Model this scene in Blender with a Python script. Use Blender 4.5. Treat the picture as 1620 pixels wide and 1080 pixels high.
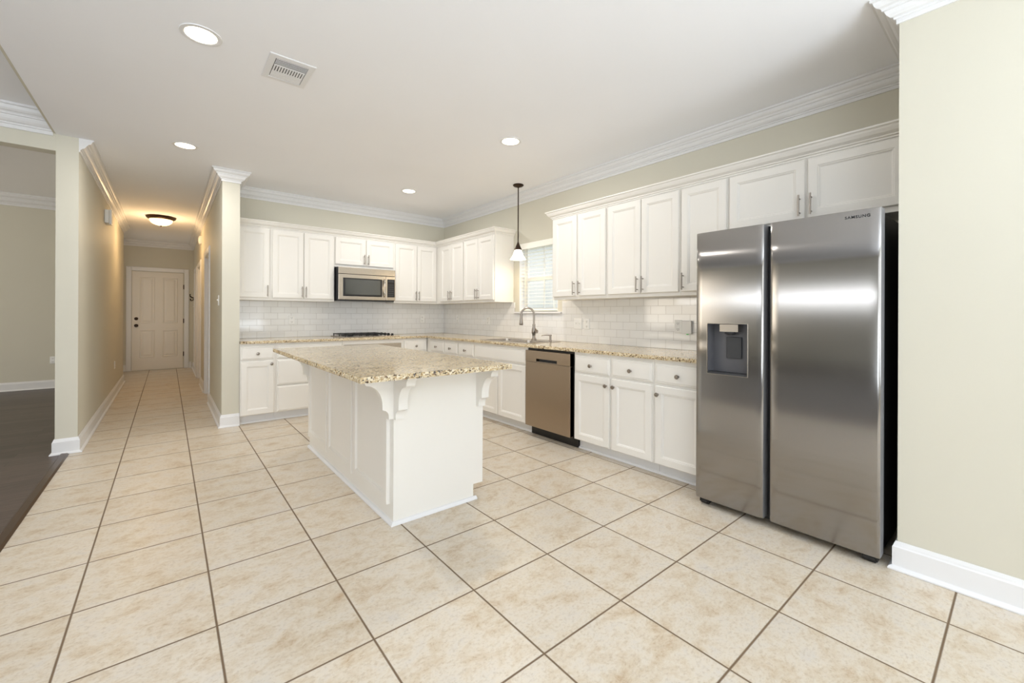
import bpy, bmesh, math, random
from mathutils import Vector, Matrix
random.seed(7)
for o in list(bpy.data.objects):
    bpy.data.objects.remove(o)
SC = bpy.context.scene
COL = SC.collection

# ------------------------------------------------------------------ camera
CAM = Vector((0.2968, -1.9982, 1.2189))
YAW, ROLL, FPX = 0.68493, 0.004, 667.14
fw = Vector((math.sin(YAW), math.cos(YAW), 0))
rt = Vector((math.cos(YAW), -math.sin(YAW), 0))
up = Vector((0, 0, 1))
r2 = rt * math.cos(ROLL) + up * math.sin(ROLL)
u2 = -rt * math.sin(ROLL) + up * math.cos(ROLL)
cd = bpy.data.cameras.new('camera')
cd.sensor_width = 36
cd.lens = FPX / 1620 * 36
cd.shift_y = -(540 - 497.4) / 1620
cd.clip_start = 0.05
cam = bpy.data.objects.new('camera', cd)
COL.objects.link(cam)
cam.matrix_world = Matrix(((r2.x, u2.x, -fw.x, CAM.x), (r2.y, u2.y, -fw.y, CAM.y),
                           (r2.z, u2.z, -fw.z, CAM.z), (0, 0, 0, 1)))
SC.camera = cam

# ------------------------------------------------------------------ world, light, exposure
SC.view_settings.view_transform = 'Standard'
SC.view_settings.look = 'None'
SC.view_settings.gamma = 1
SC.view_settings.use_curve_mapping = False
SC.view_settings.exposure = 0.07
SC.cycles.use_denoising = True
SC.cycles.max_bounces = 10
SC.cycles.diffuse_bounces = 6
SC.cycles.sample_clamp_indirect = 6
w = bpy.data.worlds.new('sky')
SC.world = w
w.use_nodes = True
w.node_tree.nodes['Background'].inputs[0].default_value = (0.93, 0.97, 1.0, 1)
w.node_tree.nodes['Background'].inputs[1].default_value = 1.9


def area(name, loc, direction, sx, sy, power, col, spread=180):
    l = bpy.data.lights.new(name, 'AREA')
    l.shape = 'RECTANGLE'
    l.size, l.size_y, l.energy, l.color = sx, sy, power, col
    l.spread = math.radians(spread)
    o = bpy.data.objects.new(name, l)
    COL.objects.link(o)
    o.location = loc
    o.rotation_euler = Vector(direction).to_track_quat('-Z', 'Y').to_euler()
    return o


DAY = (0.90, 0.95, 1.0)
# area lamps for daylight at unseen breakfast and living-room windows, plus added fill lamps
area('daylight_breakfast', (1.3, -5.72, 1.55), (-0.1, 1, 0.1), 2.9, 1.7, 24, DAY)
area('up_fill_breakfast', (1.0, -5.40, 0.75), (-0.12, 0.42, 1.0), 3.2, 1.2, 180, (0.80, 0.90, 1.0), 140)  # added lamp inside the room, aimed up to brighten the ceiling
area('living_side_strip', (-7.0, 1.2, 1.68), (1, 0, 0), 9.5, 0.10, 42, DAY)  # thin added strip inside the wall, shaped for the refrigerator's bright reflected band
area('up_fill_living', (-2.4, -4.4, 0.7), (0.4, 0.4, 1.0), 2.6, 2.0, 85, (0.84, 0.92, 1.0), 150)  # added upward fill standing in the living room, lifts the ceiling on the left
area('daylight_living_rear', (-3.6, -5.72, 1.5), (0.15, 1, 0.25), 4.4, 1.7, 30, DAY)
area('hall_end_fill', (-0.432, 9.0, 1.3), (1, 0, 0), 0.9, 1.8, 3.6, (1.0, 0.95, 0.88))  # added fill to brighten the end door; the wall here has no opening
area('dining_fill', (-6.9, 5.7, 1.6), (1, 0, 0.1), 3.0, 1.6, 95, (1.0, 0.90, 0.76))  # added fill for the dark dining room, no window is built here


def point(name, loc, power, col, r=0.05):
    l = bpy.data.lights.new(name, 'POINT')
    l.energy, l.color, l.shadow_soft_size = power, col, r
    o = bpy.data.objects.new(name, l)
    COL.objects.link(o)
    o.location = loc
    return o


# ------------------------------------------------------------------ materials
def srgb(r, g, b):
    f = lambda c: ((c / 255 + 0.055) / 1.055) ** 2.4 if c > 10 else c / 255 / 12.92
    return (f(r), f(g), f(b), 1)


def mat(name, col, rough=0.5, metal=0.0, spec=0.5, coat=0.0, emit=None, es=0.0):
    m = bpy.data.materials.new(name)
    m.use_nodes = True
    b = m.node_tree.nodes['Principled BSDF']
    b.inputs['Base Color'].default_value = col
    b.inputs['Roughness'].default_value = rough
    b.inputs['Metallic'].default_value = metal
    b.inputs['Specular IOR Level'].default_value = spec
    b.inputs['Coat Weight'].default_value = coat
    if emit:
        b.inputs['Emission Color'].default_value = emit
        b.inputs['Emission Strength'].default_value = es
    return m


class NT:
    def __init__(s, m):
        s.t = m.node_tree
        s.b = s.t.nodes['Principled BSDF']

    def n(s, kind, **kw):
        nd = s.t.nodes.new(kind)
        for k, v in kw.items():
            if k.startswith('i_'):
                nd.inputs[k[2:].replace('_', ' ')].default_value = v
            else:
                setattr(nd, k, v)
        return nd

    def l(s, a, b):
        s.t.links.new(a, b)

    def ramp(s, src, stops):
        r = s.n('ShaderNodeValToRGB')
        e = r.color_ramp.elements
        while len(e) < len(stops):
            e.new(0.5)
        for el, (p, c) in zip(e, stops):
            el.position = p
            el.color = c
        s.l(src, r.inputs[0])
        return r.outputs[0]

    def mix(s, fac, a, b, mode='MIX'):
        x = s.n('ShaderNodeMix', data_type='RGBA', blend_type=mode)
        for i, v in ((0, fac), (6, a), (7, b)):
            if hasattr(v, 'links') or hasattr(v, 'is_linked'):
                s.l(v, x.inputs[i])
            else:
                x.inputs[i].default_value = v
        return x.outputs[2]

    def math(s, op, a, b=None, c=None):
        x = s.n('ShaderNodeMath', operation=op)
        for i, v in enumerate((a, b, c)):
            if v is None:
                continue
            if hasattr(v, 'is_linked'):
                s.l(v, x.inputs[i])
            else:
                x.inputs[i].default_value = v
        return x.outputs[0]

    def pos(s, scale=(1, 1, 1)):
        g = s.n('ShaderNodeNewGeometry')
        mp = s.n('ShaderNodeMapping')
        mp.inputs['Scale'].default_value = scale
        s.l(g.outputs['Position'], mp.inputs[0])
        return mp.outputs[0]

    def bump(s, h, strength=0.2, dist=0.002):
        b = s.n('ShaderNodeBump')
        b.inputs['Strength'].default_value = strength
        b.inputs['Distance'].default_value = dist
        s.l(h, b.inputs['Height'])
        s.l(b.outputs[0], s.b.inputs['Normal'])


def painted(name, col, rough, bump=0.05, sc=180):
    m = mat(name, col, rough)
    t = NT(m)
    no = t.n('ShaderNodeTexNoise')
    no.inputs['Scale'].default_value = sc
    t.l(t.pos(), no.inputs['Vector'])
    n2 = t.n('ShaderNodeTexNoise')
    n2.inputs['Scale'].default_value = 1.3
    t.l(t.pos(), n2.inputs['Vector'])
    c = t.ramp(n2.outputs['Fac'], [(0.3, tuple(v * 0.98 for v in col[:3]) + (1,)), (0.7, col)])
    t.l(c, t.b.inputs['Base Color'])
    t.bump(no.outputs['Fac'], bump, 0.001)
    return m


M = {}
M['wall'] = painted('wall_paint', srgb(211, 207, 192), 0.62, 0.12)
M['ceil'] = painted('ceiling_paint', srgb(247, 248, 252), 0.85, 0.2, 120)
M['trim'] = painted('trim_paint', srgb(231, 231, 232), 0.32, 0.02)
M['cab'] = painted('cabinet_paint', srgb(234, 231, 225), 0.34, 0.03)
M['doorp'] = painted('door_paint', srgb(232, 226, 216), 0.4, 0.02)
M['plastic'] = mat('white_plastic', srgb(240, 240, 238), 0.35)
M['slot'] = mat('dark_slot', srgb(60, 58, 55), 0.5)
M['black'] = mat('black_plastic', srgb(18, 18, 19), 0.35)
M['iron'] = mat('cast_iron', srgb(16, 16, 17), 0.45)
M['glassblk'] = mat('dark_glass', srgb(70, 72, 68), 0.12, 0.0, 0.9)
M['bronze'] = mat('oil_bronze', srgb(58, 44, 34), 0.38, 0.75)
M['nickel'] = mat('brushed_nickel', srgb(158, 150, 141), 0.28, 1.0)
M['chrome'] = mat('polished_nickel', srgb(205, 200, 192), 0.16, 1.0)
M['graypl'] = mat('grey_plastic', srgb(96, 96, 100), 0.38, 0.2)
M['dgray'] = mat('dark_grey_plastic', srgb(62, 63, 66), 0.4, 0.2)
M['logo'] = mat('logo_grey', srgb(52, 54, 56), 0.3, 0.4)
M['doorside'] = mat('door_side_grey', srgb(150, 150, 152), 0.4, 0.3)
M['fridgeside'] = mat('fridge_side', srgb(28, 26, 25), 0.55)
M['fan'] = mat('blind_vinyl', srgb(248, 246, 238), 0.45)
M['fan'].node_tree.nodes['Principled BSDF'].inputs['Transmission Weight'].default_value = 0.0
M['green'] = mat('indicator_green', srgb(60, 150, 80), 0.4, emit=srgb(60, 190, 90), es=0.4)
M['canlight'] = mat('can_lens', srgb(255, 250, 240), 0.4, emit=srgb(255, 236, 205), es=7.0)
M['shadeglass'] = mat('lit_shade_glass', srgb(255, 250, 240), 0.3, emit=srgb(255, 240, 215), es=3.2)
M['domeglass'] = mat('lit_dome_glass', srgb(255, 240, 215), 0.3, emit=srgb(255, 215, 150), es=3.0)
M['outside'] = mat('house_siding', srgb(225, 225, 226), 0.8)
M['roofing'] = mat('shingle_roof', srgb(170, 170, 178), 0.9)
M['lawn'] = mat('lawn', srgb(120, 140, 80), 0.95)


def glass_mat():
    m = bpy.data.materials.new('window_glass')
    m.use_nodes = True
    nt = m.node_tree
    nt.nodes.clear()
    o = nt.nodes.new('ShaderNodeOutputMaterial')
    tr = nt.nodes.new('ShaderNodeBsdfTransparent')
    gl = nt.nodes.new('ShaderNodeBsdfGlossy')
    gl.inputs['Roughness'].default_value = 0.02
    mx = nt.nodes.new('ShaderNodeMixShader')
    mx.inputs[0].default_value = 0.06
    nt.links.new(tr.outputs[0], mx.inputs[1])
    nt.links.new(gl.outputs[0], mx.inputs[2])
    nt.links.new(mx.outputs[0], o.inputs[0])
    return m


M['glass'] = glass_mat()


def steel(name, col, rough, an=0.75, tan=(0, 1, 0)):
    """brushed metal: highlights stretch along one fixed direction of the sheet"""
    m = mat(name, col, rough, 1.0)
    t = NT(m)
    t.b.inputs['Anisotropic'].default_value = an
    c = t.n('ShaderNodeCombineXYZ')
    for k in range(3):
        c.inputs[k].default_value = tan[k]
    t.l(c.outputs[0], t.b.inputs['Tangent'])
    return m


M['steel'] = steel('fridge_steel', srgb(156, 153, 150), 0.175, an=0.92, tan=(0, 1, 0))
M['steelplain'] = mat('plain_steel', srgb(190, 182, 172), 0.25, 1.0)
M['mwsteel'] = steel('microwave_steel', srgb(196, 186, 172), 0.25, an=0.4, tan=(1, 0, 0))
M['dwsteel'] = steel('dishwasher_steel', srgb(170, 155, 138), 0.3, an=0.6)

T = 0.45


def tile_floor():
    m = mat('floor_tile', srgb(214, 198, 172), 0.36)
    t = NT(m)
    g = t.n('ShaderNodeNewGeometry')
    s = t.n('ShaderNodeSeparateXYZ')
    t.l(g.outputs['Position'], s.inputs[0])
    fx = t.math('DIVIDE', s.outputs[0], T)
    fy = t.math('DIVIDE', s.outputs[1], T)
    dx = t.math('ABSOLUTE', t.math('SUBTRACT', t.math('FRACT', t.math('ADD', fx, 0.5)), 0.5))
    dy = t.math('ABSOLUTE', t.math('SUBTRACT', t.math('FRACT', t.math('ADD', fy, 0.5)), 0.5))
    d = t.math('MINIMUM', dx, dy)
    line = t.ramp(d, [(0.0066, (1, 1, 1, 1)), (0.0098, (0, 0, 0, 1))])
    # per tile offset
    cx_ = t.math('FLOOR', fx)
    cy_ = t.math('FLOOR', fy)
    cb = t.n('ShaderNodeCombineXYZ')
    t.l(cx_, cb.inputs[0])
    t.l(cy_, cb.inputs[1])
    wn = t.n('ShaderNodeTexWhiteNoise', noise_dimensions='3D')
    t.l(cb.outputs[0], wn.inputs['Vector'])
    off = t.n('ShaderNodeVectorMath', operation='SCALE')
    off.inputs[3].default_value = 7.0
    t.l(wn.outputs['Color'], off.inputs[0])
    add = t.n('ShaderNodeVectorMath', operation='ADD')
    t.l(t.pos((1.0, 1.35, 1)), add.inputs[0])
    t.l(off.outputs[0], add.inputs[1])
    n1 = t.n('ShaderNodeTexNoise')
    n1.inputs['Scale'].default_value = 7.5
    n1.inputs['Detail'].default_value = 10
    n1.inputs['Roughness'].default_value = 0.74
    n1.inputs['Distortion'].default_value = 0.3
    t.l(add.outputs[0], n1.inputs['Vector'])
    c1 = t.ramp(n1.outputs['Fac'], [(0.30, srgb(184, 160, 131)), (0.41, srgb(204, 189, 166)), (0.53, srgb(214, 204, 188)), (0.72, srgb(206, 199, 190))])
    n2 = t.n('ShaderNodeTexNoise')
    n2.inputs['Scale'].default_value = 60
    n2.inputs['Detail'].default_value = 7
    n2.inputs['Roughness'].default_value = 0.75
    t.l(add.outputs[0], n2.inputs['Vector'])
    f2 = t.ramp(n2.outputs['Fac'], [(0.36, (0.78, 0.73, 0.66, 1)), (0.5, (1, 1, 1, 1))])
    c2 = t.mix(0.75, c1, f2, 'MULTIPLY')
    v = t.math('MULTIPLY_ADD', wn.outputs['Value'], 0.06, 0.95)
    cc = t.n('ShaderNodeCombineColor')
    for i in range(3):
        t.l(v, cc.inputs[i])
    c3 = t.mix(1.0, c2, cc.outputs[0], 'MULTIPLY')
    c4 = t.mix(line, c3, srgb(112, 92, 70))
    t.l(c4, t.b.inputs['Base Color'])
    rr = t.mix(line, (0.34,) * 3 + (1,), (0.85,) * 3 + (1,))
    t.l(rr, t.b.inputs['Roughness'])
    h = t.math('SUBTRACT', t.math('MULTIPLY', n1.outputs['Fac'], 0.35), line)
    t.bump(h, 0.35, 0.003)
    return m


M['tile'] = tile_floor()


def wood_floor():
    m = mat('dark_wood', srgb(70, 60, 56), 0.38)
    t = NT(m)
    br = t.n('ShaderNodeTexBrick')
    br.inputs['Scale'].default_value = 1
    br.inputs['Brick Width'].default_value = 1.4
    br.inputs['Row Height'].default_value = 0.13
    br.inputs['Mortar Size'].default_value = 0.0015
    br.inputs['Color1'].default_value = srgb(92, 80, 74)
    br.inputs['Color2'].default_value = srgb(72, 62, 58)
    br.inputs['Mortar'].default_value = srgb(36, 30, 28)
    t.l(t.pos(), br.inputs['Vector'])
    no = t.n('ShaderNodeTexNoise')
    no.inputs['Scale'].default_value = 5
    no.inputs['Detail'].default_value = 7
    t.l(t.pos((1.2, 14, 1)), no.inputs['Vector'])
    g = t.ramp(no.outputs['Fac'], [(0.35, (0.62, 0.6, 0.58, 1)), (0.65, (1.15, 1.12, 1.1, 1))])
    t.l(t.mix(0.8, br.outputs['Color'], g, 'MULTIPLY'), t.b.inputs['Base Color'])
    t.bump(no.outputs['Fac'], 0.15, 0.002)
    return m


M['wood'] = wood_floor()
M['strip'] = mat('transition_wood', srgb(66, 48, 34), 0.3)


def granite():
    m = mat('granite', srgb(200, 180, 145), 0.12, spec=0.6)
    t = NT(m)
    v = t.n('ShaderNodeTexVoronoi')
    v.inputs['Scale'].default_value = 150
    no0 = t.n('ShaderNodeTexNoise')
    no0.inputs['Scale'].default_value = 30
    t.l(t.pos((1, 1, 1)), no0.inputs['Vector'])
    ad = t.n('ShaderNodeVectorMath', operation='MULTIPLY_ADD')
    t.l(no0.outputs['Color'], ad.inputs[0])
    ad.inputs[1].default_value = (0.03, 0.03, 0.03)
    t.l(t.pos((0.75, 1.0, 1.0)), ad.inputs[2])
    t.l(ad.outputs[0], v.inputs['Vector'])
    sp = t.n('ShaderNodeSeparateColor')
    t.l(v.outputs['Color'], sp.inputs[0])
    big = t.n('ShaderNodeTexNoise')
    big.inputs['Scale'].default_value = 5
    big.inputs['Detail'].default_value = 5
    t.l(t.pos((1, 2.2, 1)), big.inputs['Vector'])
    k = t.math('ADD', sp.outputs[0], t.math('MULTIPLY', t.math('SUBTRACT', big.outputs['Fac'], 0.5), 0.7))
    c = t.ramp(k, [(0.0, srgb(60, 46, 36)), (0.07, srgb(104, 80, 56)), (0.17, srgb(168, 140, 98)),
                   (0.34, srgb(200, 180, 142)), (0.6, srgb(212, 195, 162)), (0.9, srgb(222, 210, 184))])
    t.l(c, t.b.inputs['Base Color'])
    return m


M['granite'] = granite()


def subway(name, axis):
    m = mat(name, srgb(240, 240, 238), 0.08, spec=0.6)
    t = NT(m)
    g = t.n('ShaderNodeNewGeometry')
    s = t.n('ShaderNodeSeparateXYZ')
    t.l(g.outputs['Position'], s.inputs[0])
    c = t.n('ShaderNodeCombineXYZ')
    t.l(s.outputs[axis], c.inputs[0])
    t.l(t.math('SUBTRACT', s.outputs[2], 0.917), c.inputs[1])
    br = t.n('ShaderNodeTexBrick')
    br.inputs['Scale'].default_value = 1
    br.inputs['Brick Width'].default_value = 0.1535
    br.inputs['Row Height'].default_value = 0.0775
    br.inputs['Mortar Size'].default_value = 0.0016
    br.inputs['Mortar Smooth'].default_value = 0.3
    br.inputs['Color1'].default_value = srgb(238, 238, 237)
    br.inputs['Color2'].default_value = srgb(232, 232, 231)
    br.inputs['Mortar'].default_value = srgb(196, 194, 190)
    t.l(c.outputs[0], br.inputs['Vector'])
    t.l(br.outputs['Color'], t.b.inputs['Base Color'])
    h = t.math('SUBTRACT', 1.0, br.outputs['Fac'])
    no = t.n('ShaderNodeTexNoise')
    no.inputs['Scale'].default_value = 9
    t.l(t.pos(), no.inputs['Vector'])
    hh = t.math('MULTIPLY_ADD', no.outputs['Fac'], 0.5, h)
    t.bump(hh, 0.5, 0.002)
    return m


M['subx'] = subway('subway_tile_back', 0)
M['suby'] = subway('subway_tile_right', 1)


# ------------------------------------------------------------------ mesh helpers
class Fr:
    """local frame: u along the face, n out of the face, z up"""

    def __init__(s, o, U, N):
        s.o, s.U, s.N = Vector(o), Vector(U), Vector(N)

    def __call__(s, u, n, z):
        return s.o + s.U * u + s.N * n + Vector((0, 0, z))


WORLD = Fr((0, 0, 0), (1, 0, 0), (0, 1, 0))


def box(bm, a, b, F=WORLD, bev=0.0):
    vs = [bm.verts.new(F(u, n, z)) for u in (a[0], b[0]) for n in (a[1], b[1]) for z in (a[2], b[2])]
    fs = [(0, 1, 3, 2), (4, 6, 7, 5), (0, 4, 5, 1), (2, 3, 7, 6), (0, 2, 6, 4), (1, 5, 7, 3)]
    faces = [bm.faces.new([vs[i] for i in f]) for f in fs]
    if bev:
        es = list({e for f in faces for e in f.edges})
        bmesh.ops.bevel(bm, geom=es, offset=bev, segments=2, affect='EDGES', profile=0.6)
    return bm


def tube(bm, pts, r, seg=12, cap=True):
    """round tube along 3D points; r a number or a list"""
    pts = [Vector(p) for p in pts]
    rs = r if isinstance(r, (list, tuple)) else [r] * len(pts)
    rings = []
    ref = None
    for i, p in enumerate(pts):
        d = (pts[min(i + 1, len(pts) - 1)] - pts[max(i - 1, 0)]).normalized()
        if ref is None:
            ref = Vector((0, 0, 1)) if abs(d.z) < 0.9 else Vector((1, 0, 0))
        a = d.cross(ref).normalized()
        b = d.cross(a).normalized()
        ref = b.cross(d) if False else ref
        rings.append([bm.verts.new(p + (a * math.cos(t) + b * math.sin(t)) * rs[i])
                      for t in [2 * math.pi * k / seg for k in range(seg)]])
    for A, B in zip(rings, rings[1:]):
        for k in range(seg):
            bm.faces.new((A[k], A[(k + 1) % seg], B[(k + 1) % seg], B[k]))
    if cap:
        bm.faces.new(rings[0])
        bm.faces.new(rings[-1])
    return bm


def lathe(bm, c, axis, prof, seg=32):
    """prof = [(radius, height along axis)]"""
    c, ax = Vector(c), Vector(axis).normalized()
    ref = Vector((0, 0, 1)) if abs(ax.z) < 0.9 else Vector((1, 0, 0))
    a = ax.cross(ref).normalized()
    b = ax.cross(a)
    rings = []
    for r, h in prof:
        if r < 1e-6:
            rings.append([bm.verts.new(c + ax * h)])
        else:
            rings.append([bm.verts.new(c + ax * h + (a * math.cos(t) + b * math.sin(t)) * r)
                          for t in [2 * math.pi * k / seg for k in range(seg)]])
    for A, B in zip(rings, rings[1:]):
        for k in range(seg):
            k2 = (k + 1) % seg
            if len(A) == 1 and len(B) == 1:
                continue
            if len(A) == 1:
                bm.faces.new((A[0], B[k], B[k2]))
            elif len(B) == 1:
                bm.faces.new((A[k], A[k2], B[0]))
            else:
                bm.faces.new((A[k], A[k2], B[k2], B[k]))
    return bm


def nested(bm, F, u0, u1, z0, z1, steps, back=0.0):
    """a panel from nested rectangles: steps = [(inset, n)] from the outer edge in; closed at the back"""
    loops = []
    for ins, n in [(0, back)] + steps:
        loops.append([bm.verts.new(F(u, n, z)) for u, z in ((u0 + ins, z0 + ins), (u1 - ins, z0 + ins), (u1 - ins, z1 - ins), (u0 + ins, z1 - ins))])
    for A, B in zip(loops, loops[1:]):
        for k in range(4):
            bm.faces.new((A[k], A[(k + 1) % 4], B[(k + 1) % 4], B[k]))
    bm.faces.new(loops[-1])
    bm.faces.new(loops[0])
    return bm


def extrude_poly(bm, pts, n0, n1, F):
    """pts = [(u, z)] polygon extruded along n"""
    A = [bm.verts.new(F(u, n0, z)) for u, z in pts]
    B = [bm.verts.new(F(u, n1, z)) for u, z in pts]
    bm.faces.new(A)
    bm.faces.new(B)
    for k in range(len(pts)):
        bm.faces.new((A[k], A[(k + 1) % len(pts)], B[(k + 1) % len(pts)], B[k]))
    return bm


def sweep(bm, path, prof, z):
    """prof = [(out, dz)] closed polygon swept along the xy path, out = to the right of travel, mitred"""
    P = [Vector((p[0], p[1])) for p in path]
    rings = []
    for i, p in enumerate(P):
        def rn(a, b):
            d = (b - a).normalized()
            return Vector((d.y, -d.x))
        if i == 0:
            m = rn(P[0], P[1])
        elif i == len(P) - 1:
            m = rn(P[-2], P[-1])
        else:
            a, b = rn(P[i - 1], p), rn(p, P[i + 1])
            m = (a + b)
            m = m / m.dot(a)
        rings.append([bm.verts.new((p.x + m.x * o, p.y + m.y * o, z + dz)) for o, dz in prof])
    n = len(prof)
    for A, B in zip(rings, rings[1:]):
        for k in range(n):
            bm.faces.new((A[k], A[(k + 1) % n], B[(k + 1) % n], B[k]))
    bm.faces.new(rings[0])
    bm.faces.new(rings[-1])
    return bm


SMOOTH = set()


def obj(name, bm, m, parent=None, smooth=False, root=None):
    """link bm as one mesh; verts are in world space and moved into the parent's space"""
    bmesh.ops.recalc_face_normals(bm, faces=bm.faces)
    off = Vector((0, 0, 0))
    q = parent
    while q is not None:
        off += q.location
        q = q.parent
    if off.length:
        bmesh.ops.translate(bm, verts=bm.verts, vec=-off)
    me = bpy.data.meshes.new(name)
    bm.to_mesh(me)
    bm.free()
    me.materials.append(m)
    if smooth:
        for p in me.polygons:
            p.use_smooth = True
        try:
            me.set_sharp_from_angle(angle=math.radians(38))
        except Exception:
            pass
    o = bpy.data.objects.new(name, me)
    COL.objects.link(o)
    if parent is not None:
        o.parent = parent
    return o


def thing(name, label, cat, loc=(0, 0, 0), group=None):
    o = bpy.data.objects.new(name, None)
    o.empty_display_size = 0.05
    COL.objects.link(o)
    o.location = loc
    o['label'] = label
    o['category'] = cat
    if group:
        o['group'] = group
    return o


def tag(o, label, cat, group=None):
    o['label'] = label
    o['category'] = cat
    if group:
        o['group'] = group
    return o


def struct(name, bm, m, parent=None, smooth=False):
    o = obj(name, bm, m, parent, smooth)
    if parent is None:
        o['kind'] = 'structure'
    return o


def B():
    return bmesh.new()


def boxes(*bs):
    bm = B()
    for b in bs:
        box(bm, b[0], b[1])
    return bm


CEIL, CROWN_D = 2.75, 0.12
# ------------------------------------------------------------------ the setting
XR, YB = 3.80, 4.05          # right wall face, back wall face
YF = -5.8                    # wall behind the camera
YH = 9.89                    # hallway end wall
struct('floor', boxes(((-0.41, YF, -0.1), (3.95, 3.27, 0)), ((-0.44, 3.27, -0.1), (3.95, YH, 0))), M['tile'])
struct('floor_wood', boxes(((-7.2, YF, -0.1), (-0.412, 3.27, 0.002)), ((-7.2, 3.27, -0.1), (-0.442, 8.1, 0.002))), M['wood'])
struct('ceiling', boxes(((-0.448, YF, CEIL), (3.95, YH + .1, CEIL + 0.12))), M['ceil'])
struct('ceiling_living', boxes(((-7.2, YF, 2.90), (-0.464, 3.27, 3.0))), M['ceil'])
struct('ceiling_dining', boxes(((-7.2, 3.27, 3.05), (-0.45, 8.1, 3.15))), M['ceil'])
struct('wall_header_living', boxes(((-0.463, YF, 2.7505), (-0.449, 3.268, 3.0))), M['wall'])
# column + left wall of the hallway
struct('wall_hall_left', boxes(((-0.448, 3.27, 0), (-0.31, 8.15, CEIL - .001)), ((-0.56, 8.151, 0), (-0.44, YH, CEIL - .001))), M['wall'])
struct('wall_dining_right', boxes(((-0.50, 3.41, CEIL), (-0.4485, 8.0, 3.05))), M['wall'])
struct('wall_header_dining', boxes(((-4.2, 3.27, 2.604), (-0.4485, 3.40, 3.05)), ((-7.2, 3.27, 0), (-4.2, 3.40, 3.05))), M['wall'])
struct('wall_dining_back', boxes(((-7.2, 7.98, 0), (-0.45, 8.1, 3.05))), M['wall'])
# wall between hallway and kitchen, with two doorways on the hall side
PW0, PW1 = 0.745, 0.905
doorsY = [(5.15, 5.91), (7.10, 7.86)]
segs = [((PW0, 3.44, 0), (PW1, doorsY[0][0], CEIL - .001))]
segs.append(((PW0, doorsY[0][1], 0), (PW1, doorsY[1][0], CEIL - .001)))
segs.append(((PW0, doorsY[1][1], 0), (PW1, YH, CEIL - .001)))
for a, b in doorsY:
    segs.append(((PW0, a, 2.05), (PW1, b, CEIL - .001)))
struct('wall_hall_right', boxes(*segs), M['wall'])
struct('wall_hall_end', boxes(((-0.56, YH + .001, 0), (1.0, YH + .12, CEIL - .001))), M['wall'])
struct('wall_back', boxes(((PW1 + .001, YB, 0), (3.95, YB + .12, CEIL - .001))), M['wall'])
WY0, WY1, WZ0, WZ1 = 1.45, 2.145, 1.255, 2.12
struct('wall_right', boxes(((XR, -1.60, 0), (3.95, WY0, CEIL - .001)), ((XR, WY1, 0), (3.95, YB - .001, CEIL - .001)),
                           ((XR, WY0, 0), (3.95, WY1, WZ0)), ((XR, WY0, WZ1), (3.95, WY1, CEIL - .001))), M['wall'])
struct('wall_pantry', boxes(((3.03, YF, 0), (3.95, -1.601, CEIL - .001))), M['wall'])
# wall behind the camera with the windows the daylight comes through
wa, wb = -0.15, 2.75
struct('wall_front', boxes(((-7.2, YF - .12, 0), (-5.8, YF - .001, 3.0)), ((-1.4, YF - .12, 0), (wa, YF - .001, 3.0)), ((wb, YF - .12, 0), (3.95, YF - .001, 3.0)),
                           ((-5.8, YF - .12, 0), (-1.4, YF - .001, 0.6)), ((-5.8, YF - .12, 2.4), (-1.4, YF - .001, 3.0)),
                           ((wa, YF - .12, 0), (wb, YF - .001, 0.6)), ((wa, YF - .12, 2.4), (wb, YF - .001, 3.0))), M['wall'])
struct('wall_living_left', boxes(((-7.3, YF, 0), (-7.2, 8.1, 1.35)), ((-7.3, YF, 2.0), (-7.2, 8.1, 3.15)),
                                 ((-7.3, YF, 1.35), (-7.2, -2.0, 2.0)), ((-7.3, 4.2, 1.35), (-7.2, 8.1, 2.0))), M['wall'])

# crown moulding (out, dz) and baseboards
CR = [(0, 0), (0.095, 0), (0.095, -0.012), (0.084, -0.014), (0.084, -0.019), (0.080, -0.030), (0.072, -0.039), (0.060, -0.044), (0.056, -0.050), (0.056, -0.056),
      (0.047, -0.058), (0.046, -0.064), (0.040, -0.076), (0.030, -0.086), (0.018, -0.090), (0.018, -0.098), (0.009, -0.100), (0.009, -0.120), (0, -0.120)]


def big(prof, s):
    return [(a * s, b * s) for a, b in prof]


Z = CEIL - 0.0005
struct('trim_1', sweep(B(), [(PW0, YH - .001), (PW0, 3.44), (PW1, 3.44), (PW1, YB), (XR, YB), (XR, -1.60), (3.03, -1.60), (3.03, YF)], CR, Z), M['trim'])
struct('trim_2', sweep(B(), [(-0.31, 3.27), (-0.31, 8.15)], CR, Z), M['trim'])
struct('trim_3', sweep(B(), [(-0.44, YH - .0), (PW0, YH - .0)], CR, Z), M['trim'])
CRL = big(CR, 1.45)
struct('trim_4', sweep(B(), [(-7.1, 3.269), (-0.464, 3.269)], CRL, 2.8995), M['trim'])
struct('trim_5', sweep(B(), [(-7.1, 7.979), (-0.50, 7.979)], CRL, 3.0495), M['trim'])
BB = [(0, 0.001), (0.030, 0.001), (0.030, 0.008), (0.024, 0.016), (0.016, 0.020), (0.015, 0.022), (0.015, 0.108), (0.011, 0.114), (0.009, 0.122), (0.004, 0.135), (0, 0.135)]
struct('baseboard_column', sweep(B(), [(-0.449, 7.97), (-0.449, 3.269), (-0.309, 3.269), (-0.309, 8.15)], BB, 0), M['trim'])
struct('baseboard_partition', sweep(B(), [(PW0 - .001, 5.06), (PW0 - .001, 3.439), (PW1 + .0, 3.439)], BB, 0), M['trim'])
struct('baseboard_pantry', sweep(B(), [(3.15, -1.599), (3.029, -1.599), (3.029, YF)], BB, 0), M['trim'])
struct('baseboard_dining', sweep(B(), [(-7.1, 7.979), (-0.50, 7.979)], BB, 0), M['trim'])
struct('baseboard_hall_end', sweep(B(), [(0.672, YH), (PW0 - .03, YH)], BB, 0), M['trim'])
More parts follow.
